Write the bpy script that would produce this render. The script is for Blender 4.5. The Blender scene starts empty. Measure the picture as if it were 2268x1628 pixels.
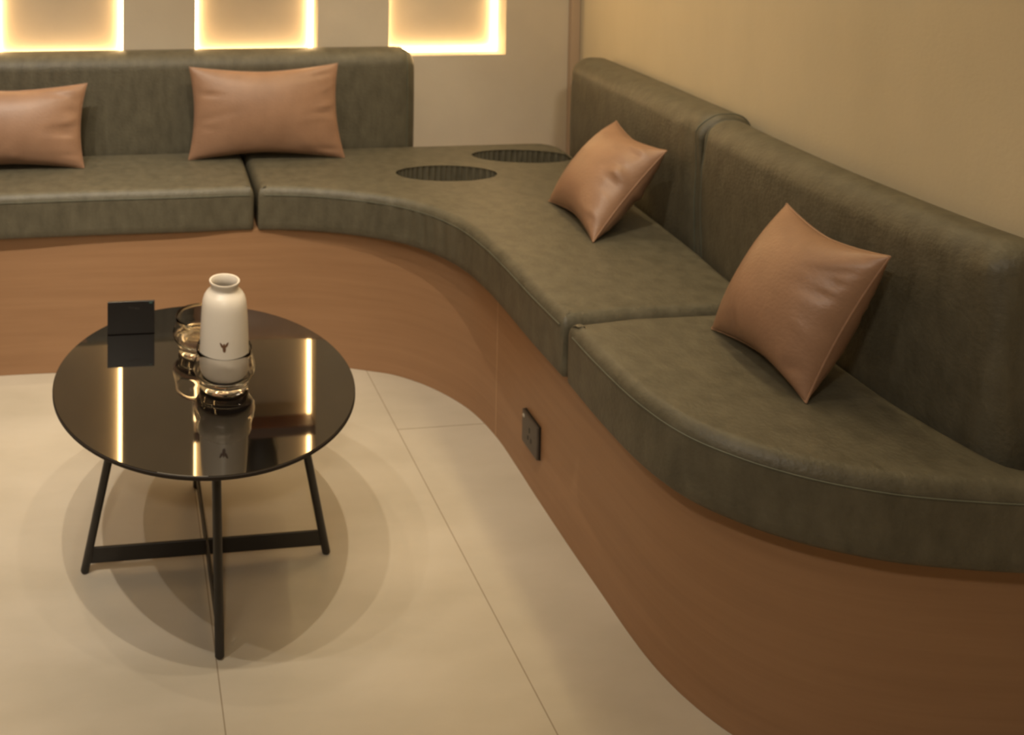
import bpy, bmesh, math, random
from mathutils import Vector, Matrix
random.seed(7)
S = bpy.context.scene
COL = S.collection

# ------------------------------------------------------------------ camera
W_PX, H_PX = 2268.0, 1628.0
F_PX, CX, CY = 1811.3, 473.8, -151.9          # focal length and optical axis in pixels (the photo is an off-centre crop)
PITCH, ROLL, HEAD = .0341, .0063, .1136
CAM_Z = 1.539
cam_data = bpy.data.cameras.new('camera')
cam = bpy.data.objects.new('camera', cam_data); COL.objects.link(cam); S.camera = cam
cam_data.sensor_fit = 'HORIZONTAL'; cam_data.sensor_width = 36.0
cam_data.lens = 36.0 * F_PX / W_PX
cam_data.shift_x = (W_PX / 2 - CX) / W_PX
cam_data.shift_y = (CY - H_PX / 2) / W_PX
cam_data.clip_start = .02
def _rot(v):
    a = HEAD
    return Vector((v[0]*math.cos(a)+v[1]*math.sin(a), -v[0]*math.sin(a)+v[1]*math.cos(a), v[2]))
_cp, _sp, _cr, _sr = math.cos(PITCH), math.sin(PITCH), math.cos(ROLL), math.sin(ROLL)
_fw, _up, _rt = Vector((0, _cp, -_sp)), Vector((0, _sp, _cp)), Vector((1, 0, 0))
FW, RT, UP = _rot(_fw), _rot(_cr*_rt + _sr*_up), _rot(-_sr*_rt + _cr*_up)
M = Matrix.Identity(4)
for i in range(3):
    M[i][0], M[i][1], M[i][2] = RT[i], UP[i], -FW[i]
M[2][3] = CAM_Z
cam.matrix_world = M
cam_data.dof.use_dof = True
cam_data.dof.focus_distance = .80             # focus lies in front of the table: the whole room is a little soft
cam_data.dof.aperture_fstop = 36.0 * F_PX / W_PX / 3.2

# ------------------------------------------------------------------ world, lights, exposure
S.view_settings.view_transform = 'Standard'
S.view_settings.look = 'None'
S.view_settings.gamma = 1.0
S.view_settings.use_curve_mapping = False
S.view_settings.exposure = 0.06
wd = bpy.data.worlds.new('world'); S.world = wd; wd.use_nodes = True
wd.node_tree.nodes['Background'].inputs[0].default_value = (.9, .68, .42, 1)
wd.node_tree.nodes['Background'].inputs[1].default_value = .05

CEIL_Z = 3.22
def spot(name, x, y, energy, tgt, col=(1, .86, .66), size=100, blend=1.0, r=.016, z=3.19):
    l = bpy.data.lights.new(name, 'SPOT'); l.energy = energy; l.color = col
    l.spot_size = math.radians(size); l.spot_blend = blend; l.shadow_soft_size = r
    o = bpy.data.objects.new(name, l); COL.objects.link(o); o.location = (x, y, z)
    o.rotation_euler = (Vector(tgt) - Vector((x, y, z))).to_track_quat('-Z', 'Y').to_euler()
    return o
# row of recessed downlights, tilted towards the seating
spot('downlight_lamp', -.23, 1.12, 112, (-.10, 2.55, 0), size=52)
spot('downlight_lamp', -.85, 1.09, 152, (-.52, 2.52, 0), size=54, col=(1, .90, .76))
spot('downlight_lamp', .42, 1.14, 125, (.88, 2.60, 0), size=52)
spot('downlight_lamp', -.42, 1.62, 24, (-.3, 2.5, 0), size=70)
spot('downlight_lamp', -1.5, 1.1, 95, (-.95, 2.4, 0), size=64, col=(1, .90, .77))
# unseen fill spots added to brighten the walls and the bench fronts
spot('added_fill_spot', -1.0, -.7, 140, (-.62, 3.2, 1.75), size=33, col=(1, .88, .72), r=.10)
spot('added_fill_spot', .2, -.7, 140, (.50, 3.2, 1.75), size=33, col=(1, .88, .72), r=.10)
spot('added_fill_spot', .55, -.5, 195, (1.55, 3.2, 1.10), size=33, col=(1, .88, .70), r=.22)
spot('added_fill_spot', -1.6, .6, 80, (1.75, 2.2, 1.35), size=46, col=(1, .88, .72), r=.10)
spot('added_bench_fill', -.35, -1.6, 150, (.42, 2.60, .36), size=30, col=(1, .91, .76), r=.10)  # added frontal fill for the cushion fronts, no such lamp seen
spot('added_fill_spot', -1.2, -.9, 185, (1.25, 1.22, .36), size=32, col=(1, .90, .76), r=.12)
def area(name, loc, rot, sx, sy, energy, col):
    l = bpy.data.lights.new(name, 'AREA'); l.shape = 'RECTANGLE'; l.size = sx; l.size_y = sy
    l.energy = energy; l.color = col
    o = bpy.data.objects.new(name, l); COL.objects.link(o); o.location = loc; o.rotation_euler = rot
    return o
# soft ceiling light behind the camera, and washes along the back wall and the right wall
area('ceiling_light', (-.7, -.5, 3.18), (0, 0, 0), 1.6, 1.2, 14, (1, .86, .66))
area('wall_wash_light', (.1, 2.75, 3.17), (math.radians(22), 0, 0), 3.2, .08, 15, (1, .86, .64))  # unseen wash, added to brighten the back wall and seats
area('wall_wash_light', (1.50, 1.95, 3.17), (0, math.radians(14), -.14), .06, 2.3, 19, (1, .78, .42))

# ------------------------------------------------------------------ materials
def mat(name):
    m = bpy.data.materials.new(name); m.use_nodes = True
    nt = m.node_tree; b = nt.nodes['Principled BSDF']
    return m, nt, b
def N(nt, t, **kw):
    n = nt.nodes.new(t)
    for k, v in kw.items():
        if k in n.inputs: n.inputs[k].default_value = v
        else: setattr(n, k, v)
    return n
def mottled(name, c1, c2, scale=(6, 6, 6), noise=3.0, rough=.6, bump=.0, bump_scale=60.0, spec=.5, detail=5.0):
    m, nt, b = mat(name)
    tc = N(nt, 'ShaderNodeTexCoord'); mp = N(nt, 'ShaderNodeMapping')
    mp.inputs['Scale'].default_value = scale
    nt.links.new(tc.outputs['Object'], mp.inputs[0])
    no = N(nt, 'ShaderNodeTexNoise', Scale=noise, Detail=detail, Roughness=.6)
    nt.links.new(mp.outputs[0], no.inputs['Vector'])
    cr = N(nt, 'ShaderNodeValToRGB')
    cr.color_ramp.elements[0].position = .33; cr.color_ramp.elements[0].color = (*c1, 1)
    cr.color_ramp.elements[1].position = .68; cr.color_ramp.elements[1].color = (*c2, 1)
    nt.links.new(no.outputs['Fac'], cr.inputs[0]); nt.links.new(cr.outputs[0], b.inputs['Base Color'])
    b.inputs['Roughness'].default_value = rough
    b.inputs['Specular IOR Level'].default_value = spec
    if bump:
        n2 = N(nt, 'ShaderNodeTexNoise', Scale=bump_scale, Detail=6.0)
        nt.links.new(tc.outputs['Object'], n2.inputs['Vector'])
        bp = N(nt, 'ShaderNodeBump', Strength=bump, Distance=.004)
        nt.links.new(n2.outputs['Fac'], bp.inputs['Height']); nt.links.new(bp.outputs[0], b.inputs['Normal'])
    return m
def plain(name, c, rough=.5, metal=0., spec=.5, ior=None):
    m, nt, b = mat(name)
    b.inputs['Base Color'].default_value = (*c, 1); b.inputs['Roughness'].default_value = rough
    b.inputs['Metallic'].default_value = metal; b.inputs['Specular IOR Level'].default_value = spec
    if ior: b.inputs['IOR'].default_value = ior
    return m

M_WALL = mottled('beige_wall_plaster', (.525, .455, .36), (.57, .495, .39), (2, 2, 2), 2.2, .85, .12, 90)
M_WALLR = mottled('yellow_beige_wall_plaster', (.54, .475, .34), (.59, .515, .37), (2, 2, .6), 2.2, .8, .12, 90)
M_TRIM = mottled('shaded_corner_trim', (.42, .31, .215), (.45, .33, .23), (2, 2, 2), 2.2, .8)  # pinkish brown is the corner's shade put into the trim colour
M_CEIL = mottled('ceiling_paint', (.52, .45, .35), (.56, .48, .37), (2, 2, 2), 2.0, .9)
M_LEATHER = mottled('olive_leather', (.074, .065, .043), (.112, .099, .067), (9, 9, 4), 3.2, .50, .35, 120, .45, 9.0)
M_LEATHERD = mottled('olive_leather_piping', (.080, .082, .060), (.105, .108, .08), (9, 9, 4), 3.2, .5, .2, 120, .4)
M_TAN = mottled('tan_leather', (.250, .142, .088), (.300, .173, .108), (4, 4, 4), 3.0, .42, .18, 140, .45, 6.0)
M_WOOD = mottled('walnut_veneer', (.295, .162, .083), (.335, .188, .098), (1.0, 1.0, 22), 2.4, .42, .05, 60, .4, 6.0)
M_SEAMW = plain('veneer_joint', (.48, .30, .17), .5)
M_BLACK = plain('black_metal', (.016, .013, .011), .38, .0, .5)
M_RIM = plain('dark_bronze_metal', (.022, .016, .012), .6, .0, .25)
M_CARD = plain('black_acrylic', (.008, .006, .005), .30)
M_PRINT = plain('dim_grey_print', (.035, .028, .024), .6)
M_GLINT = plain('teal_glint', (.06, .12, .11), .4)  # glint at the card's top corner, painted as a colour
M_SOCKET = plain('brown_grey_plastic', (.075, .060, .048), .45)
M_SOCKETE = plain('dark_socket_edge', (.006, .005, .004), .5)
M_LOGO = plain('dark_brown_print', (.13, .065, .035), .5)
M_WHITE = plain('milk_white_ceramic', (.63, .57, .49), .35)
M_VASE = plain('dark_ceramic', (.010, .009, .006), .5)
M_SHELF = mottled('red_brown_wood', (.055, .016, .007), (.11, .035, .014), (1, 14, 14), 2.4, .45)

# table glass: black back-painted glass with a clear mirror-like face
M_TOP, _nt, _b = mat('black_glass')
_b.inputs['Base Color'].default_value = (.0045, .0035, .003, 1)
_b.inputs['Roughness'].default_value = .03
_b.inputs['IOR'].default_value = 2.2
_b.inputs['Specular Tint'].default_value = (1, .93, .82, 1)

M_GLASS, _nt, _b = mat('clear_glass')
_b.inputs['Base Color'].default_value = (1, .985, .96, 1)
_b.inputs['Transmission Weight'].default_value = 1.0
_b.inputs['Roughness'].default_value = .0
_b.inputs['IOR'].default_value = 1.42

M_LED, _nt, _b = mat('warm_led_strip')
_b.inputs['Base Color'].default_value = (.9, .8, .6, 1)
_b.inputs['Emission Color'].default_value = (1, .68, .32, 1)
_b.inputs['Emission Strength'].default_value = 21.0

# floor: large beige porcelain tiles, staggered, fine dark joints
M_FLOOR, nt, b = mat('beige_porcelain_tiles')
tc = N(nt, 'ShaderNodeTexCoord')
sep = N(nt, 'ShaderNodeSeparateXYZ'); nt.links.new(tc.outputs['Object'], sep.inputs[0])
com = N(nt, 'ShaderNodeCombineXYZ')
ax = N(nt, 'ShaderNodeMath', operation='ADD'); ax.inputs[1].default_value = -.810 + .613*20
ay = N(nt, 'ShaderNodeMath', operation='ADD'); ay.inputs[1].default_value = -2.271 + 1.27*10
col_ = N(nt, 'ShaderNodeMath', operation='LESS_THAN'); col_.inputs[1].default_value = .810
sh_ = N(nt, 'ShaderNodeMath', operation='MULTIPLY_ADD'); sh_.inputs[1].default_value = -.345
nt.links.new(sep.outputs['X'], col_.inputs[0]); nt.links.new(col_.outputs[0], sh_.inputs[0]); nt.links.new(sep.outputs['Y'], sh_.inputs[2])
col2 = N(nt, 'ShaderNodeMath', operation='LESS_THAN'); col2.inputs[1].default_value = .197
sh2 = N(nt, 'ShaderNodeMath', operation='MULTIPLY_ADD'); sh2.inputs[1].default_value = -.085
nt.links.new(sep.outputs['X'], col2.inputs[0]); nt.links.new(col2.outputs[0], sh2.inputs[0]); nt.links.new(sh_.outputs[0], sh2.inputs[2])
nt.links.new(sep.outputs['X'], ax.inputs[0]); nt.links.new(sh2.outputs[0], ay.inputs[0])
nt.links.new(ay.outputs[0], com.inputs[0]); nt.links.new(ax.outputs[0], com.inputs[1])
br = N(nt, 'ShaderNodeTexBrick'); br.offset = 0.0; br.offset_frequency = 2
br.inputs['Scale'].default_value = 1.0; br.inputs['Brick Width'].default_value = 1.27
br.inputs['Row Height'].default_value = .613; br.inputs['Mortar Size'].default_value = .0016
br.inputs['Mortar Smooth'].default_value = .2; br.inputs['Bias'].default_value = 0
br.inputs['Color1'].default_value = (1, 1, 1, 1); br.inputs['Color2'].default_value = (.97, .97, .97, 1)
br.inputs['Mortar'].default_value = (.60, .55, .50, 1)
nt.links.new(com.outputs[0], br.inputs['Vector'])
mp = N(nt, 'ShaderNodeMapping'); mp.inputs['Scale'].default_value = (1.2, 3.4, 1)
mp.inputs['Rotation'].default_value = (0, 0, .3)
nt.links.new(tc.outputs['Object'], mp.inputs[0])
no = N(nt, 'ShaderNodeTexNoise', Scale=1.6, Detail=7.0, Roughness=.55)
nt.links.new(mp.outputs[0], no.inputs['Vector'])
cr = N(nt, 'ShaderNodeValToRGB')
cr.color_ramp.elements[0].position = .30; cr.color_ramp.elements[0].color = (.435, .38, .295, 1)
cr.color_ramp.elements[1].position = .70; cr.color_ramp.elements[1].color = (.535, .472, .38, 1)
nt.links.new(no.outputs['Fac'], cr.inputs[0])
mx = N(nt, 'ShaderNodeMix', data_type='RGBA', blend_type='MULTIPLY'); mx.inputs[0].default_value = 1.0
nt.links.new(cr.outputs[0], mx.inputs[6]); nt.links.new(br.outputs['Color'], mx.inputs[7])
nt.links.new(mx.outputs[2], b.inputs['Base Color'])
b.inputs['Roughness'].default_value = .55; b.inputs['Specular IOR Level'].default_value = .35

# ------------------------------------------------------------------ helpers
def link(name, bm, m, parent=None, smooth=True, angle=40):
    me = bpy.data.meshes.new(name)
    bmesh.ops.recalc_face_normals(bm, faces=bm.faces[:])
    bm.to_mesh(me); bm.free()
    o = bpy.data.objects.new(name, me); COL.objects.link(o)
    me.materials.append(m)
    if smooth:
        for p in me.polygons: p.use_smooth = True
        me.set_sharp_from_angle(angle=math.radians(angle))
    if parent: o.parent = parent
    return o
def tag(o, label=None, cat=None, group=None, kind=None):
    if label: o['label'] = label
    if cat: o['category'] = cat
    if group: o['group'] = group
    if kind: o['kind'] = kind
    return o
def thing(name, loc, label, cat, group=None):
    o = bpy.data.objects.new(name, None); COL.objects.link(o); o.location = loc
    o.empty_display_size = .05
    return tag(o, label, cat, group)
def add_box(bm, lo, hi, mtx=None, bevel=0):
    r = bmesh.ops.create_cube(bm, size=1)
    vs = r['verts']
    for v in vs:
        v.co = Vector([lo[i] + (v.co[i]+.5)*(hi[i]-lo[i]) for i in range(3)])
    if bevel:
        es = list({e for v in vs for e in v.link_edges})
        rr = bmesh.ops.bevel(bm, geom=es, offset=bevel, segments=3, profile=.5, affect='EDGES')
        vs = list({v for f in rr['faces'] for v in f.verts} | {v for v in vs if v.is_valid})
    if mtx is not None:
        for v in vs: v.co = mtx @ v.co
def catmull(P, step=.015):
    P = [Vector(p) for p in P]
    E = [P[0]*2 - P[1]] + P + [P[-1]*2 - P[-2]]
    out = []
    for i in range(1, len(E)-2):
        a, b_, c, d = E[i-1], E[i], E[i+1], E[i+2]
        n = max(1, int((c-b_).length/step))
        for k in range(n):
            t = k/n
            out.append(.5*((2*b_) + (c-a)*t + (2*a-5*b_+4*c-d)*t*t + (3*b_-3*c+d-a)*t**3))
    out.append(P[-1].copy())
    return out
def densify(P, step=.015):
    out = []
    for a, b_ in zip(P[:-1], P[1:]):
        a, b_ = Vector(a), Vector(b_); n = max(1, int((b_-a).length/step))
        out += [a.lerp(b_, k/n) for k in range(n)]
    out.append(Vector(P[-1]))
    return out
def fillet(P, r, step=.008):
    """closed polygon of 2D points -> the same polygon with every sharp corner rounded by r"""
    out = []; n = len(P)
    for i in range(n):
        a, b_, c = Vector(P[i-1]), Vector(P[i]), Vector(P[(i+1) % n])
        u, v = (a-b_), (c-b_)
        if u.length < 1e-6 or v.length < 1e-6: continue
        ang = u.angle(v)
        if ang > math.radians(150): out.append(b_); continue
        d = min(r/math.tan(ang/2), u.length*.98, v.length*.98)
        p0, p1 = b_ + u.normalized()*d, b_ + v.normalized()*d
        for k in range(7):
            t = k/6; out.append(p0*(1-t)**2 + b_*2*t*(1-t) + p1*t*t)
    return out
def resample(P, step):
    """closed 2D loop -> evenly spaced points"""
    L = [0.0]; Q = P + [P[0]]
    for a, b_ in zip(Q[:-1], Q[1:]): L.append(L[-1] + (b_-a).length)
    n = max(8, int(L[-1]/step)); out = []; j = 0
    for k in range(n):
        s = L[-1]*k/n
        while L[j+1] < s: j += 1
        t = (s-L[j])/max(1e-9, L[j+1]-L[j]); out.append(Q[j].lerp(Q[j+1], t))
    return out
def area2(P):
    return .5*sum(P[i-1].x*P[i].y - P[i].x*P[i-1].y for i in range(len(P)))
def normals2(P):
    """outward normals of a counter-clockwise closed loop"""
    n = len(P); out = []
    for i in range(n):
        t = (P[(i+1) % n] - P[i-1]).normalized(); out.append(Vector((t.y, -t.x)))
    return out
def tube_path(bm, pts, r, seg=10, closed=False, cap=True):
    pts = [Vector(p) for p in pts]; n = len(pts); rings = []
    rr = r if isinstance(r, (list, tuple)) else [r]*n
    up0 = None
    for i, p in enumerate(pts):
        if closed: t = (pts[(i+1) % n] - pts[i-1]).normalized()
        else: t = (pts[min(i+1, n-1)] - pts[max(i-1, 0)]).normalized()
        if up0 is None:
            up0 = Vector((0, 0, 1)) if abs(t.z) < .9 else Vector((1, 0, 0))
        a = (up0 - t*up0.dot(t)).normalized(); up0 = a; c = t.cross(a)
        rings.append([bm.verts.new(p + (a*math.cos(2*math.pi*k/seg) + c*math.sin(2*math.pi*k/seg))*rr[i]) for k in range(seg)])
    rng = range(n if closed else n-1)
    for i in rng:
        A, B_ = rings[i], rings[(i+1) % n]
        for k in range(seg): bm.faces.new((A[k], A[(k+1) % seg], B_[(k+1) % seg], B_[k]))
    if cap and not closed: bm.faces.new(rings[0]); bm.faces.new(rings[-1])
def lathe(bm, prof, seg=48, c=(0, 0, 0), sx=1, sy=1):
    c = Vector(c); rings = []
    for r, z in prof:
        if r < 1e-6: rings.append([bm.verts.new(c + Vector((0, 0, z)))])
        else: rings.append([bm.verts.new(c + Vector((r*sx*math.cos(2*math.pi*k/seg), r*sy*math.sin(2*math.pi*k/seg), z))) for k in range(seg)])
    for A, B_ in zip(rings[:-1], rings[1:]):
        for k in range(seg):
            k2 = (k+1) % seg
            if len(A) == 1 and len(B_) == 1: continue
            if len(A) == 1: bm.faces.new((A[0], B_[k2], B_[k]))
            elif len(B_) == 1: bm.faces.new((A[k], A[k2], B_[0]))
            else: bm.faces.new((A[k], A[k2], B_[k2], B_[k]))

# ------------------------------------------------------------------ room shell
YW = 3.21                                  # face of the back wall
NICHES = [(-.490, .010), (.295, .789), (1.085, 1.585)]
NZ0, NZ1, ND = .922, 2.02, .10
def slab(name, lo, hi, m):
    bm = bmesh.new(); add_box(bm, lo, hi)
    return tag(link(name, bm, m, smooth=False), kind='structure')
slab('floor', (-3.2, -3.2, -.12), (2.6, 3.6, 0), M_FLOOR)
slab('ceiling', (-3.2, -3.2, CEIL_Z), (2.6, 3.6, CEIL_Z+.12), M_CEIL)
slab('wall_left', (-3.2, -3.2, 0), (-3.0, YW, CEIL_Z), M_WALL)
slab('wall_front', (-3.0, -3.2, 0), (2.6, -3.0, CEIL_Z), M_WALL)
# back wall with three recessed niches
bm = bmesh.new()
xs = sorted([-3.2, 1.95] + [v for n_ in NICHES for v in n_]); zs = [0, NZ0, NZ1, CEIL_Z]
def quad(bm, *p): bm.faces.new([bm.verts.new(q) for q in p])
for i in range(len(xs)-1):
    for j in range(3):
        if j == 1 and any(abs(xs[i]-n_[0]) < 1e-6 for n_ in NICHES): continue
        quad(bm, (xs[i], YW, zs[j]), (xs[i+1], YW, zs[j]), (xs[i+1], YW, zs[j+1]), (xs[i], YW, zs[j+1]))
for a, b_ in NICHES:
    y2 = YW + ND
    quad(bm, (a, YW, NZ0), (a, YW, NZ1), (a, y2, NZ1), (a, y2, NZ0))
    quad(bm, (b_, YW, NZ0), (b_, y2, NZ0), (b_, y2, NZ1), (b_, YW, NZ1))
    quad(bm, (a, YW, NZ0), (a, y2, NZ0), (b_, y2, NZ0), (b_, YW, NZ0))
    quad(bm, (a, YW, NZ1), (b_, YW, NZ1), (b_, y2, NZ1), (a, y2, NZ1))
    quad(bm, (a, y2, NZ0), (a, y2, NZ1), (b_, y2, NZ1), (b_, y2, NZ0))
yb = 3.55
quad(bm, (-3.2, yb, 0), (-3.2, yb, CEIL_Z), (1.95, yb, CEIL_Z), (1.95, yb, 0))
quad(bm, (-3.2, YW, 0), (-3.2, YW, CEIL_Z), (-3.2, yb, CEIL_Z), (-3.2, yb, 0))
quad(bm, (1.95, YW, 0), (1.95, yb, 0), (1.95, yb, CEIL_Z), (1.95, YW, CEIL_Z))
quad(bm, (-3.2, YW, 0), (-3.2, yb, 0), (1.95, yb, 0), (1.95, YW, 0))
quad(bm, (-3.2, YW, CEIL_Z), (1.95, YW, CEIL_Z), (1.95, yb, CEIL_Z), (-3.2, yb, CEIL_Z))
bmesh.ops.remove_doubles(bm, verts=bm.verts[:], dist=1e-5)
tag(link('wall_back', bm, M_WALL, smooth=False), kind='structure')
# right wall, turned a few degrees
RW = [(1.901, 3.21), (1.745, 2.06), (1.625, 1.18), (1.05, -3.0)]
bm = bmesh.new()
loop = RW + [(2.5, -3.0), (2.5, 3.21)]
vb = [bm.verts.new((x, y, 0)) for x, y in loop]; vt = [bm.verts.new((x, y, CEIL_Z)) for x, y in loop]
bm.faces.new(vb[::-1]); bm.faces.new(vt)
for i in range(len(loop)):
    j = (i+1) % len(loop); bm.faces.new((vb[i], vb[j], vt[j], vt[i]))
tag(link('wall_right', bm, M_WALLR, smooth=False), kind='structure')
bm = bmesh.new(); add_box(bm, (1.858, 3.185, .46), (1.8965, YW, CEIL_Z), bevel=.002)
tag(link('trim_1', bm, M_TRIM, smooth=False), kind='structure')

# warm LED strips round the back edge of every niche
for i, ((a, b_), lab) in enumerate(zip(NICHES, (
        'warm white LED strip glowing inside the leftmost wall niche',
        'warm white LED strip glowing inside the middle wall niche, above the wide tan pillow',
        'warm white LED strip glowing inside the rightmost wall niche, nearest the corner'))):
    bm = bmesh.new(); w, y0, y1 = .0135, YW+ND-.016, YW+ND-.004
    zt, zb = NZ1-.001, NZ0+.001; a2, b2 = a+.001, b_-.001
    add_box(bm, (a2, y0, zb), (a2+w, y1, zt)); add_box(bm, (b2-w, y0, zb), (b2, y1, zt))
    add_box(bm, (a2+w, y0, zb), (b2-w, y1, zb+w)); add_box(bm, (a2+w, y0, zt-w), (b2-w, y1, zt))
    o = link('light_strip', bm, M_LED, smooth=False)
    tag(o, lab, 'light strip', 'niche light strips')
# the shelf and dark vase of the middle niche (seen mirrored in the table top)
a, b_ = NICHES[1]
bm = bmesh.new(); add_box(bm, (a+.0005, YW+.001, 1.392), (b_-.0005, YW+ND-.018, 1.432), bevel=.0015)
tag(link('niche_shelf', bm, M_SHELF, smooth=False), 'dark wooden shelf across the middle wall niche, mirrored in the black tabletop', 'shelf')
t = thing('vase', (.575, YW+.046, 1.432), 'dark rounded vase on the niche shelf, a black shape mirrored in the tabletop', 'vase')
bm = bmesh.new(); lathe(bm, [(0, 0), (.030, 0), (.034, .006), (.050, .07), (.056, .12), (.052, .17), (.034, .215), (.022, .235), (.024, .262), (.020, .262), (.018, .236), (0, .20)], 32, sx=1.35, sy=.74)
link('body', bm, M_VASE, t)

# ------------------------------------------------------------------ seat cushions, backrests, base
ZB, ZT = .460, .604
FRONT = [(-1.45, 2.60), (-.80, 2.628), (-.382, 2.636), (-.093, 2.638), (.201, 2.633), (.44, 2.633), (.646, 2.598), (.842, 2.513), (.945, 2.418),
         (1.000, 2.300), (1.016, 2.170), (1.015, 2.05), (1.006, 1.880), (1.002, 1.717), (.994, 1.580), (.996, 1.450), (1.020, 1.352), (1.072, 1.283),
         (1.135, 1.232), (1.209, 1.193), (1.30, 1.161), (1.454, 1.129), (1.60, 1.112)]
FD = catmull([(x, y) for x, y in FRONT], .012)
def cut(P, f): return [p for p in P if f(p)]
YB = 3.045
SEAM1 = [(.4465, 2.6330), (.456, 2.90), (.460, YB)]
frontA = cut(FD, lambda p: p.x < .4405 and p.y > 2.4)
frontB = cut(FD, lambda p: (p.x > .4525 and p.y > 2.4) or (p.y <= 2.4 and p.y > 1.7225))
frontC = cut(FD, lambda p: p.y < 1.7075)
def ring_cushion(name, outline, ztop=ZT, zbot=ZB, rnd=.034, holes=(), wr=None, m=M_LEATHER, parent=None, crown=.0):
    P = resample(outline, .011)
    if area2(P) < 0: P = P[::-1]
    Nn = normals2(P)
    prof = [(.006, zbot), (0, zbot+.008)]
    zr = ztop - rnd
    k = 9
    prof += [(0, zbot + (zr-zbot)*t) for t in (.25, .5, .75)]
    prof += [(rnd*.78*(1-math.cos(math.pi/2*i/k)), zr + rnd*math.sin(math.pi/2*i/k)) for i in range(k+1)]
    bm = bmesh.new(); rings = []
    for ins, z in prof:
        ring = []
        for i, p in enumerate(P):
            f = 0
            if wr:
                h = max(0, min(1, (z-zbot)/(ztop-zbot))); f = wr(p, i*.011)*math.sin(math.pi*min(1, h*1.05))
            q = p - Nn[i]*(ins - f); ring.append(bm.verts.new((q.x, q.y, z)))
        rings.append(ring)
    n = len(P)
    for A, B_ in zip(rings[:-1], rings[1:]):
        for i in range(n): bm.faces.new((A[i], A[(i+1) % n], B_[(i+1) % n], B_[i]))
    bmesh.ops.triangle_fill(bm, edges=[bm.edges.get((rings[0][i], rings[0][(i+1) % n])) for i in range(n)], use_beauty=True, use_dissolve=False)
    edges = [bm.edges.get((rings[-1][i], rings[-1][(i+1) % n])) for i in range(n)]
    for H_ in holes:
        hv = [bm.verts.new((q.x, q.y, ztop)) for q in H_]; m_ = len(hv)
        edges += [bm.edges.new((hv[i], hv[(i+1) % m_])) for i in range(m_)]
    bmesh.ops.triangle_fill(bm, edges=edges, use_beauty=True, use_dissolve=False)
    o = link(name, bm, m, parent, angle=60)
    return o, P, Nn
def pucker(lo, hi, amp):
    ph = [(random.uniform(55, 210), random.uniform(0, 6.28), random.uniform(.3, 1)) for _ in range(6)]
    def f(p, s):
        if not lo(p): return 0
        e = hi(p)
        return amp*e*sum(a*math.sin(w_*s + q) for w_, q, a in ph)/2.4
    return f
def oval(cx, cy, a, b_, rot, n=72):
    c_, s_ = math.cos(rot), math.sin(rot)
    return [Vector((cx + a*math.cos(t)*c_ - b_*math.sin(t)*s_, cy + a*math.cos(t)*s_ + b_*math.sin(t)*c_)) for t in [2*math.pi*k/n for k in range(n)]]
def pocket(parent, H_, name='cup_recess'):
    """sunken oval recess with gathered leather walls"""
    bm = bmesh.new(); n = len(H_)*4; c = sum(H_, Vector((0, 0)))/len(H_)
    HH = resample(H_, sum((H_[i]-H_[i-1]).length for i in range(len(H_)))/n)
    n = len(HH); NN = normals2(HH if area2(HH) > 0 else HH)
    rings = []
    for ins, z, w_ in [(0, ZT, 0), (-.002, ZT-.004, .3), (-.002, ZT-.012, 1), (-.001, ZT-.04, 1), (0, ZT-.09, .8), (.004, ZT-.115, .4), (.02, ZT-.118, 0)]:
        rings.append([bm.verts.new((p.x - NN[i].x*(ins + w_*.0035*math.sin(i*.9 + 1.3*math.sin(i*.11))), p.y - NN[i].y*(ins + w_*.0035*math.sin(i*.9 + 1.3*math.sin(i*.11))), z)) for i, p in enumerate(HH)])
    for A, B_ in zip(rings[:-1], rings[1:]):
        for i in range(n): bm.faces.new((A[i], A[(i+1) % n], B_[(i+1) % n], B_[i]))
    bm.faces.new(rings[-1])
    return link(name, bm, M_LEATHER, parent)
def piping(parent, P, Nn, sel, z=.5785, r=.0016, name='stitched_seam'):
    idx = [i for i, p in enumerate(P) if sel(p)]
    # longest run of neighbouring indices
    runs = []; cur = []
    for i in range(len(P)*2):
        j = i % len(P)
        if sel(P[j]): cur.append(j)
        else:
            if cur: runs.append(cur)
            cur = []
    run = max(runs, key=len)
    pts = [Vector((P[i].x + Nn[i].x*.0004, P[i].y + Nn[i].y*.0004, z)) for i in run]
    bm = bmesh.new(); tube_path(bm, pts, r, 6)
    return link(name, bm, M_LEATHERD, parent)

# A: left cushion
A_ = [Vector(p) for p in frontA] + densify([(.4405, 2.636), (.452, 2.90), (.456, YB)], .03)[1:] + densify([(.456, YB), (-1.45, YB)], .05)[1:]
tA = thing('seat_cushion', (-.4, 2.84, ZB), 'long olive green leather seat cushion at far left, left of the narrow dark gap', 'cushion', 'banquette seat cushions')
def mk(parent, ob):
    ob.parent = parent; ob.matrix_parent_inverse = Matrix.Translation(-Vector(parent.location)); return ob
oA, PA, NA = ring_cushion('cushion_body', fillet(A_, .029), wr=pucker(lambda p: p.y < 2.8, lambda p: .12, .0022)); mk(tA, oA)
mk(tA, piping(None, PA, NA, lambda p: p.y < 2.70 and p.x < .425 and p.x > -1.40))
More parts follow.
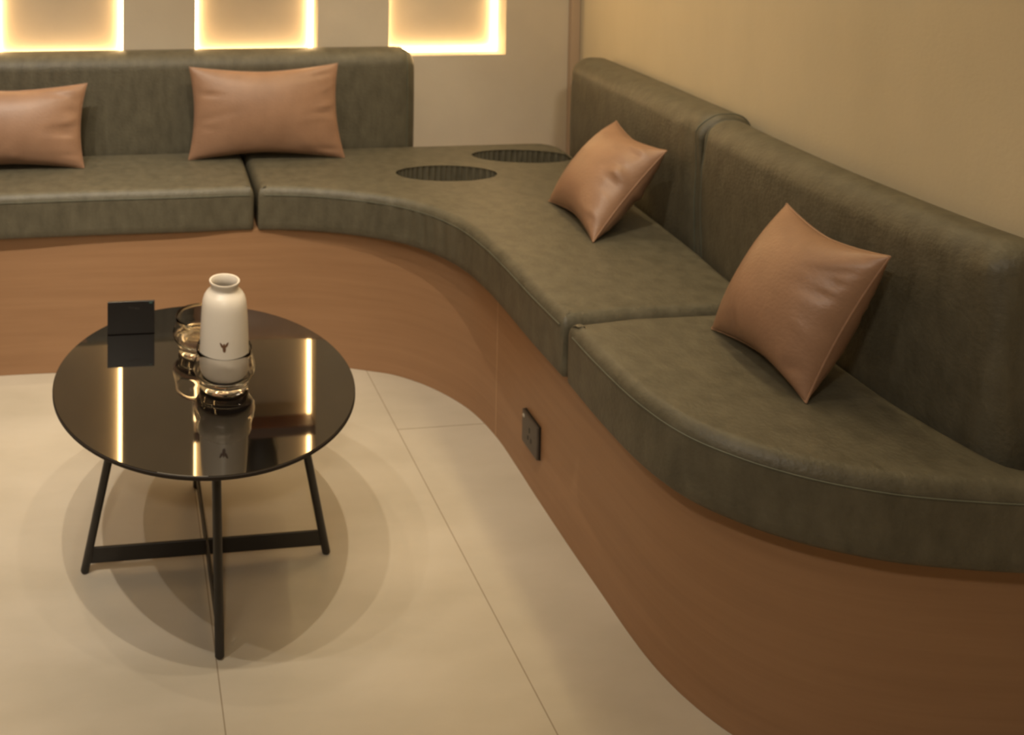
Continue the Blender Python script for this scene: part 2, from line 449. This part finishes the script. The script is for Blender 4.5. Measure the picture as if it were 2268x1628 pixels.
# B: corner cushion with two oval recesses
h1 = oval(1.131, 2.712, .178, .083, -.05); h2 = oval(1.490, 2.872, .185, .080, -.13)
B_o = [Vector(p) for p in frontB] + densify([(1.002, 1.7235), (1.165, 1.7345), (1.38, 1.730), (1.523, 1.742)], .03)[1:] \
    + catmull([(1.523, 1.742), (1.535, 1.885), (1.572, 2.066), (1.64, 2.52), (1.700, 2.92)], .03)[1:] \
    + catmull([(1.700, 2.92), (1.698, 2.985), (1.655, 3.035), (1.58, YB)], .012)[1:] + densify([(1.58, YB), (.464, YB), (.4545, 2.634)], .04)[1:]
tB = thing('seat_cushion', (1.2, 2.5, ZB), 'curved olive green leather corner seat cushion with two oval recesses', 'cushion', 'banquette seat cushions')
wrB = pucker(lambda p: (p.y < 2.64 and p.x < 1.05), lambda p: max(.12, math.exp(-((p.x-.86)**2 + (p.y-2.48)**2)/.035)), .0080)
oB, PB, NB = ring_cushion('cushion_body', fillet(B_o, .029), holes=[h1, h2], wr=wrB); mk(tB, oB)
for h_ in (h1, h2): mk(tB, pocket(None, h_))
mk(tB, piping(None, PB, NB, lambda p: (p.y < 2.66 and p.x > .47 and p.x < 1.06 and p.y > 1.74)))
# C: right cushion
C_o = [Vector(p) for p in frontC] + densify([(1.60, 1.112), (1.603, 1.176), (1.489, 1.188)], .02)[1:] \
    + catmull([(1.489, 1.188), (1.473, 1.29), (1.470, 1.423), (1.511, 1.728)], .02)[1:] + densify([(1.511, 1.728), (1.38, 1.719), (1.165, 1.7225), (1.004, 1.7065)], .03)[1:]
tC = thing('seat_cushion', (1.2, 1.4, ZB), 'bulging olive green leather seat cushion at right front, beneath the nearest pillow', 'cushion', 'banquette seat cushions')
oC, PC, NC = ring_cushion('cushion_body', fillet(C_o, .029), wr=pucker(lambda p: p.x < 1.6 and p.y < 1.6, lambda p: .25, .003)); mk(tC, oC)
mk(tC, piping(None, PC, NC, lambda p: p.y < 1.69 and p.x < 1.58 and not (p.x > 1.46 and p.y > 1.165)))

def backrest(label, path, thick, z0, z1, parent_loc, rtop=.062, endr=(.05, .05), wr_end=(0, 0), pip=(False, False)):
    """path = front line in plan; thickness goes to the right of the travel direction"""
    P = catmull(path, .01); n = len(P)
    L = [0]
    for a, b_ in zip(P[:-1], P[1:]): L.append(L[-1] + (b_-a).length)
    # extra samples at the ends
    ss = sorted(set([L[-1]*i/n for i in range(n+1)] + [endr[0]*(1-math.cos(k*math.pi/16)) for k in range(9)] + [L[-1]-endr[1]*(1-math.cos(k*math.pi/16)) for k in range(9)]))
    def at(s):
        j = 0
        while j < n-2 and L[j+1] < s: j += 1
        t_ = max(0, min(1, (s-L[j])/(L[j+1]-L[j]))); p = P[j].lerp(P[j+1], t_); d = (P[j+1]-P[j]).normalized()
        return p, d
    h = z1-z0
    sec = [(.010, 0), (0, .012), (-.004, h*.25), (-.006, h*.5), (-.004, h*.72)]
    for k in range(9):
        a_ = math.pi/2*k/8; sec.append((rtop*1.1*(1-math.cos(a_)), h-rtop+rtop*math.sin(a_)))
    for k in range(7):
        a_ = math.pi/2*k/6; sec.append((thick-.05+.05*math.sin(a_), h-.05+.05*math.cos(a_)-.0))
    sec += [(thick, .02), (thick-.01, 0)]
    bm = bmesh.new(); rings = []
    rs = [(random.uniform(60, 190), random.uniform(0, 6.3)) for _ in range(4)]
    for s in ss:
        p, d = at(s); nrm = Vector((d.y, -d.x)) * -1   # to the left of travel = away from the room
        e0 = max(0, 1 - s/endr[0]); e1 = max(0, 1-(L[-1]-s)/endr[1]); e = max(e0, e1); er = endr[0] if e0 > e1 else endr[1]
        shr = er*(1-math.sqrt(max(0, 1-e*e)))*.62
        ring = []
        w0 = math.exp(-s/.05)*wr_end[0] + math.exp(-(L[-1]-s)/.06)*wr_end[1]
        for u, v in sec:
            uu = thick/2 + (u-thick/2)*(1 - 2*shr*.9/thick) ; vv = h/2 + (v-h/2)*(1 - (2*shr*(1.0 if v > h/2 else .15))/h)
            wv = w0*.005*(math.sin(v*rs[0][0]*.55+s*90+rs[0][1]) + math.sin(v*rs[1][0]*.4 - s*60)) if u < thick/2 else 0
            q = p + nrm*(uu - wv); ring.append(bm.verts.new((q.x, q.y, z0+vv)))
        rings.append(ring)
    m_ = len(sec)
    for A, B_ in zip(rings[:-1], rings[1:]):
        for i in range(m_): bm.faces.new((A[i], A[(i+1) % m_], B_[(i+1) % m_], B_[i]))
    loops = []
    for want, s_at in zip(pip, (endr[0]*.62, L[-1]-endr[1]*.62)):
        if want:
            k_ = min(range(len(ss)), key=lambda i: abs(ss[i]-s_at)); loops.append([v.co.copy() for v in rings[k_][1:-1]])
    bm.faces.new(rings[0][::-1]); bm.faces.new(rings[-1])
    o = tag(link('backrest_cushion', bm, M_LEATHER, angle=50), label, 'backrest cushion', 'banquette backrest cushions')
    for lp_ in loops:
        b2 = bmesh.new(); tube_path(b2, lp_, .0022, 6); link('piping', b2, M_LEATHERD, o)
    return o
backrest('long olive green leather backrest cushion under the lit niches on the back wall', [(-1.45, 3.055), (-.5, 3.055), (.3, 3.055), (1.148, 3.055)], .148, .464, .972, None, endr=(.05, .062), pip=(False, True))
backrest('olive green leather backrest cushion nearest the corner, behind the smaller right-hand pillow',
         [(1.713, 2.955), (1.655, 2.52), (1.6215, 2.30), (1.587, 2.066)], .150, .464, .966, None, endr=(.062, .03), wr_end=(0, 1), pip=(False, True))
backrest('olive green leather backrest cushion at the far right, behind the nearest tan pillow',
         [(1.585, 2.058), (1.550, 1.885), (1.512, 1.64), (1.494, 1.423), (1.491, 1.30), (1.497, 1.205)], .122, .464, .962, None, endr=(.03, .035), wr_end=(.6, 1.0), pip=(True, False))

# wooden base: curved veneered front under the cushions
BASE = [(-1.45, 2.635), (-.80, 2.655), (-.386, 2.668), (-.10, 2.662), (.20, 2.652), (.44, 2.643), (.63, 2.632), (.812, 2.574), (.907, 2.532), (.996, 2.450), (1.060, 2.340), (1.084, 2.212),
        (1.083, 2.08), (1.079, 1.99), (1.074, 1.81), (1.073, 1.68), (1.072, 1.57), (1.078, 1.488), (1.098, 1.415), (1.135, 1.347), (1.19, 1.295), (1.26, 1.255), (1.36, 1.222), (1.48, 1.198), (1.616, 1.178)]
BD = catmull(BASE, .012)
tb = thing('bench_base', (.6, 2.9, 0), 'curved brown wood veneer base of the built-in corner bench', 'bench base')
bm = bmesh.new()
back = [Vector((1.737, 2.06)), Vector((1.885, 3.16)), Vector((1.85, 3.18)), Vector((1.85, 3.203)), Vector((-1.45, 3.203))]
lp = BD + [Vector((1.62, 1.20))] + back; lp = [p for i, p in enumerate(lp) if (p-lp[i-1]).length > 1e-4]
zb0, zb1 = .0005, ZB-.001
r0 = [bm.verts.new((p.x, p.y, zb0)) for p in lp]; r1 = [bm.verts.new((p.x, p.y, zb1)) for p in lp]
for i in range(len(lp)):
    j = (i+1) % len(lp); bm.faces.new((r0[i], r0[j], r1[j], r1[i]))
bm.faces.new(r0[::-1]); bm.faces.new(r1)
mk(tb, link('base_body', bm, M_WOOD))
# visible vertical joint of two veneer sheets
def on_base(y):
    c_ = [p for p in BD if p.x > .95 and p.y > 1.45]; p = min(c_, key=lambda q: abs(q.y-y)); i = BD.index(p)
    d = (BD[i+1]-BD[i-1]).normalized(); return p, d
p, d = on_base(2.212)
bm = bmesh.new()
R = Matrix.Translation((p.x, p.y, 0)) @ Matrix.Rotation(math.atan2(d.y, d.x), 4, 'Z')
add_box(bm, (-.0012, -.0008, .002), (.0012, .0006, .452), R)
mk(tb, tag(link('veneer_joint', bm, M_SEAMW, smooth=False), 'thin pale vertical joint'))

# socket plate on the base
p, d = on_base(1.990)
t = thing('socket_plate', (p.x, p.y, .110), 'small dark grey-brown socket plate on the curved wood base', 'socket')
t.rotation_euler = (0, 0, math.atan2(d.y, d.x))
# local +x runs along the base towards the camera, local -y... faces the room
bm = bmesh.new(); add_box(bm, (-.042, -.004, 0), (.042, -.0004, .088), bevel=.001); link('back_plate', bm, M_SOCKETE, t, smooth=False)
bm = bmesh.new(); add_box(bm, (-.0425, -.0115, .0005), (.0415, -.004, .0875), bevel=.0022); fp = link('face_plate', bm, M_SOCKET, t)
bm = bmesh.new()
for dx, dz, w, hh in ((-.007, .030, .0045, .011), (.009, .030, .0045, .011), (0, .053, .004, .013)):
    add_box(bm, (dx-w/2, -.0121, dz-hh/2), (dx+w/2, -.0114, dz+hh/2))
link('slots', bm, M_SOCKETE, fp, smooth=False)
bm = bmesh.new(); lathe(bm, [(0, 0), (.0052, 0), (.0045, .0014), (0, .0018)], 16)
for v in bm.verts: v.co = Vector((v.co.x-.033, -.0114-v.co.z, v.co.y+.073))
tag(link('indicator', bm, plain('pale_indicator', (.42, .38, .31), .4), fp), 'small pale round indicator')

# ------------------------------------------------------------------ pillows
def pillow(name, label, BL, BR, TR, TL, t, seed, toward, sides=(0, 1, 2, 3), cnt=14, amp=1.0, sag=.0):
    rnd = random.Random(seed)
    BL, BR, TR, TL = map(Vector, (BL, BR, TR, TL)); c = (BL+BR+TR+TL)/4
    nrm = (BR-BL+TR-TL).cross(TL-BL+TR-BR).normalized()
    if nrm.dot(Vector(toward)) < 0: nrm = -nrm
    root = thing(name, c, label, 'pillow', 'tan leather pillows')
    n = 44
    wr = []
    for _ in range(cnt):      # creases running in from the border
        side = rnd.choice(sides); pos = rnd.uniform(-.85, .85); ln = rnd.uniform(.25, .6); wd_ = rnd.uniform(.035, .08); am = rnd.uniform(.35, 1)*rnd.choice((-1, -1, 1)); sk = rnd.uniform(-.5, .5)
        wr.append((side, pos, ln, wd_, am, sk))
    def pt(u, v, s):
        # pinched sides, pointed corners
        uu = u*(1 - .075*(1-v*v)); vv = v*(1 - .15*(1-abs(u)**1.6))
        a_, b_ = (uu+1)/2, (vv+1)/2
        base = BL*(1-a_)*(1-b_) + BR*a_*(1-b_) + TR*a_*b_ + TL*(1-a_)*b_
        f = (max(0, 1-abs(u)**2.2)*max(0, 1-abs(v)**2.2))**.52
        d = f*t/2
        for side, pos, ln, wd_, am, sk in wr:
            e, al = ((1-u, v), (1+u, v), (1-v, u), (1+v, u))[side]
            al2 = al - pos - sk*e
            d += am*amp*.0125*f**.5*math.exp(-(al2/wd_)**2)*math.exp(-(e/ln)**2*2.2)*(1 if s > 0 else .5)*min(1, e*5)
        low = max(0, -v)*f*sag
        return base + nrm*(d*s) - Vector((0, 0, low))
    bm = bmesh.new(); g = {}
    for s in (1, -1):
        for i in range(n+1):
            for j in range(n+1):
                edge = i in (0, n) or j in (0, n)
                if s == -1 and edge: g[s, i, j] = g[1, i, j]; continue
                # denser samples near the border
                u = math.sin(math.pi/2*(2*i/n-1)); v = math.sin(math.pi/2*(2*j/n-1))
                g[s, i, j] = bm.verts.new(pt(u, v, s) - c)
        for i in range(n):
            for j in range(n): bm.faces.new((g[s, i, j], g[s, i+1, j], g[s, i+1, j+1], g[s, i, j+1]))
    ring = [g[1, i, 0].co.copy() for i in range(n)] + [g[1, n, j].co.copy() for j in range(n)] + [g[1, n-i, n].co.copy() for i in range(n)] + [g[1, 0, n-j].co.copy() for j in range(n)]
    link('pillow_body', bm, M_TAN, root, angle=80)
    bm = bmesh.new(); tube_path(bm, ring, .0020, 6, closed=True); link('edge_seam', bm, M_TAN, root)
    return root
pillow('throw_pillow', 'tan leather lumbar pillow at the far left, cut by the photo edge',
       (-.648, 2.885, .607), (-.126, 2.880, .607), (-.119, 2.965, .887), (-.650, 2.965, .885), .125, 3, (0, -1, .2), (0, 0, 3), 13, 1.3)
pillow('throw_pillow', 'widest tan leather lumbar pillow, under the middle lit niche on the long backrest',
       (.247, 2.935, .607), (.822, 2.910, .607), (.812, 2.985, .941), (.252, 2.985, .936), .125, 11, (0, -1, .2), (0, 0, 1, 3), 12, 1.3)
pillow('throw_pillow', 'smaller tan leather pillow of the right-hand pair, wrinkled, nearest the oval recesses',
       (1.345, 2.415, .607), (1.305, 2.105, .607), (1.550, 2.150, .842), (1.582, 2.440, .850), .160, 25, (-1, 0, .6), (0,), 16, 1.7)
pillow('throw_pillow', 'larger tan leather pillow of the right-hand pair, nearest the camera',
       (1.300, 1.640, .607), (1.284, 1.372, .607), (1.416, 1.340, .894), (1.450, 1.615, .890), .160, 35, (-1, 0, .5), (0, 0, 0, 3), 9, 1.3)

# ------------------------------------------------------------------ coffee table
TX, TY, TZ, TR_ = .196, 1.861, .439, .3475
tt = thing('coffee_table', (TX, TY, 0), 'round black glass coffee table with four splayed black legs on the tiled floor', 'table')
def loc_(o): return mk(tt, o)
TILT = -.020
M_TILT = Matrix.Translation((TX, TY, TZ)) @ Matrix.Rotation(TILT, 4, 'X') @ Matrix.Translation((-TX, -TY, -TZ))
def tilt(bm):
    for v in bm.verts: v.co = M_TILT @ v.co
bm = bmesh.new(); lathe(bm, [(0, TZ-.006), (TR_-.003, TZ-.006), (TR_-.0014, TZ-.005), (TR_-.0014, TZ-.0004), (TR_-.0018, TZ), (0, TZ)], 128, (TX, TY, 0)); tilt(bm); loc_(link('table_top', bm, M_TOP, angle=30))
bm = bmesh.new(); lathe(bm, [(TR_-.02, TZ-.0095), (TR_-.0015, TZ-.0095), (TR_, TZ-.008), (TR_, TZ-.002), (TR_-.0012, TZ-.001), (TR_-.0012, TZ-.0065), (TR_-.02, TZ-.0065), (TR_-.02, TZ-.0095)], 128, (TX, TY, 0)); tilt(bm); loc_(link('rim', bm, M_RIM, angle=30))
CXT, CYT = .205, 1.853
legs = [((-.079, 1.852, 0), (.010, 1.852, .428)), ((.489, 1.848, 0), (.402, 1.852, .428)), ((.2045, 1.607, 0), (.203, 1.690, .428)), ((.203, 2.100, 0), (.203, 2.017, .428))]
for f_, h_ in legs:
    f_, h_ = Vector(f_), Vector(h_); d = (h_-f_)
    bm = bmesh.new(); tube_path(bm, [f_, f_+d*.006, f_ + d*.5, h_], [.0075, .0098, .0100, .0105], 16)
    # foot is level with the floor
    for v in bm.verts: v.co.z = max(v.co.z, .0006)
    loc_(link('leg', bm, M_BLACK))
def bar(name, a, b_, z0, z1, th):
    a, b_ = Vector(a), Vector(b_); d = b_-a; ang = math.atan2(d.y, d.x)
    bm = bmesh.new(); add_box(bm, (0, -th/2, z0), (d.length, th/2, z1), Matrix.Translation((a.x, a.y, 0)) @ Matrix.Rotation(ang, 4, 'Z'), bevel=.0012)
    return loc_(link(name, bm, M_BLACK, smooth=False))
bar('stretcher', (-.071, 1.852), (.482, 1.848), .020, .056, .006)
bar('stretcher', (.2042, 1.615), (.203, 2.092), .020, .056, .006)
bar('top_rail', (.012, 1.852), (.400, 1.852), .405, .4248, .012)
bar('top_rail', (.203, 1.692), (.203, 2.015), .4045, .4245, .012)

# ------------------------------------------------------------------ things on the table
def on_top(x, y): return (x, y, TZ + .0006 + (y-TY)*math.sin(TILT))
def lean(o, rz=0): o.rotation_euler = (TILT, 0, rz); return o
# milk white bottle standing inside the front glass cup
GX, GY = .2365, 1.8115
bt = lean(thing('bottle', Vector(on_top(GX, GY)) + Vector((0, 0, .0335)), 'milk white bottle with a short neck and flared lip on the glass table', 'bottle'))
prof = [(0, .0), (.046, .0), (.0525, .003), (.0555, .010), (.0560, .03), (.0552, .08), (.0535, .12), (.0515, .150), (.0500, .163), (.0470, .174), (.0410, .183), (.0335, .1885), (.0305, .193), (.0303, .198), (.0335, .204), (.0352, .2075), (.0346, .2100), (.0312, .2095), (.0285, .205), (.0275, .190), (.040, .170), (.046, .15), (.049, .05), (0, .015)]
bm = bmesh.new(); lathe(bm, prof, 64); link('bottle_body', bm, M_WHITE, bt)
# small dark leaf-like mark printed on its front
def on_bottle(u, v, off=.0005):
    # u sideways (m), v height; front of the bottle faces the camera
    a0 = math.atan2(-1.8115, -.2365)
    rr = .0553 - max(0, (v-.05))*.012
    a_ = a0 + u/rr; return Vector(((rr+off)*math.cos(a_), (rr+off)*math.sin(a_), v))
bm = bmesh.new()
def petal(cx, cz, ln, wd_, rot):
    pts = []
    for k in range(20):
        a_ = 2*math.pi*k/20; x = wd_*math.sin(a_)*(1-.35*math.cos(a_)); z = ln*math.cos(a_)
        pts.append((cx + x*math.cos(rot)-z*math.sin(rot), cz + x*math.sin(rot)+z*math.cos(rot)))
    f0 = [bm.verts.new(on_bottle(u, v, .0003)) for u, v in pts]; f1 = [bm.verts.new(on_bottle(u, v, .0008)) for u, v in pts]
    bm.faces.new(f1); bm.faces.new(f0[::-1])
    for i in range(20): bm.faces.new((f0[i], f0[(i+1) % 20], f1[(i+1) % 20], f1[i]))
petal(0.0, .083, .0098, .0034, 0.05); petal(-.0060, .089, .0066, .0023, .55); petal(.0056, .090, .0066, .0023, -.55)
tag(link('printed_mark', bm, M_LOGO, bt, smooth=False), 'small dark leaf-shaped mark')
# two clear glass cups
def glass(name, x, y, label, s=1.0):
    t = lean(thing(name, on_top(x, y), label, 'glass', 'clear glass cups on the table'))
    bm = bmesh.new()
    pr = [(0, 0), (.046, 0), (.0540, .003), (.0565, .009), (.0562, .016), (.0580, .022), (.0640, .031), (.0700, .040), (.0712, .046), (.0695, .054), (.0655, .068), (.0628, .080), (.0630, .0905), (.0620, .0930),
          (.0610, .0905), (.0608, .080), (.0635, .068), (.0672, .054), (.0685, .046), (.0680, .042), (.0650, .0375), (.0605, .0335), (.052, .0322), (.0, .0320)]
    lathe(bm, [(r*s, z*s) for r, z in pr], 64)
    link('glass_body', bm, M_GLASS, t)
    return t
g1 = glass('glass_cup', GX, GY, 'thick-based clear glass cup around the foot of the white bottle')
g2 = glass('glass_cup', .198, 1.968, 'clear glass cup half hidden behind the white bottle, on its left', .97)

# black card stand at the back edge
cs = thing('card_stand', on_top(.029, 2.074), 'small upright black card stand on the back left of the glass table', 'card stand')
lean(cs, -.02)
bm = bmesh.new(); add_box(bm, (-.0600, -.006, 0), (.0600, .0, .084), bevel=.001); pn = link('panel', bm, M_CARD, cs, smooth=False)
bm = bmesh.new(); add_box(bm, (-.060, -.006, 0), (.060, .045, .004), bevel=.001); link('foot', bm, M_CARD, cs, smooth=False)
bm = bmesh.new()
for k, w in enumerate((.005, .0035, .006, .004)): add_box(bm, (-.006+k*.0075, -.0064, .0665-.0012*k), (-.006+k*.0075+w, -.0059, .0705-.0012*k))
tag(link('print', bm, M_PRINT, pn, smooth=False), 'faint grey print')
bm = bmesh.new(); add_box(bm, (.046, -.0064, .0775), (.054, -.0059, .0810)); tag(link('corner_glint', bm, M_GLINT, pn, smooth=False), 'tiny painted teal glint')
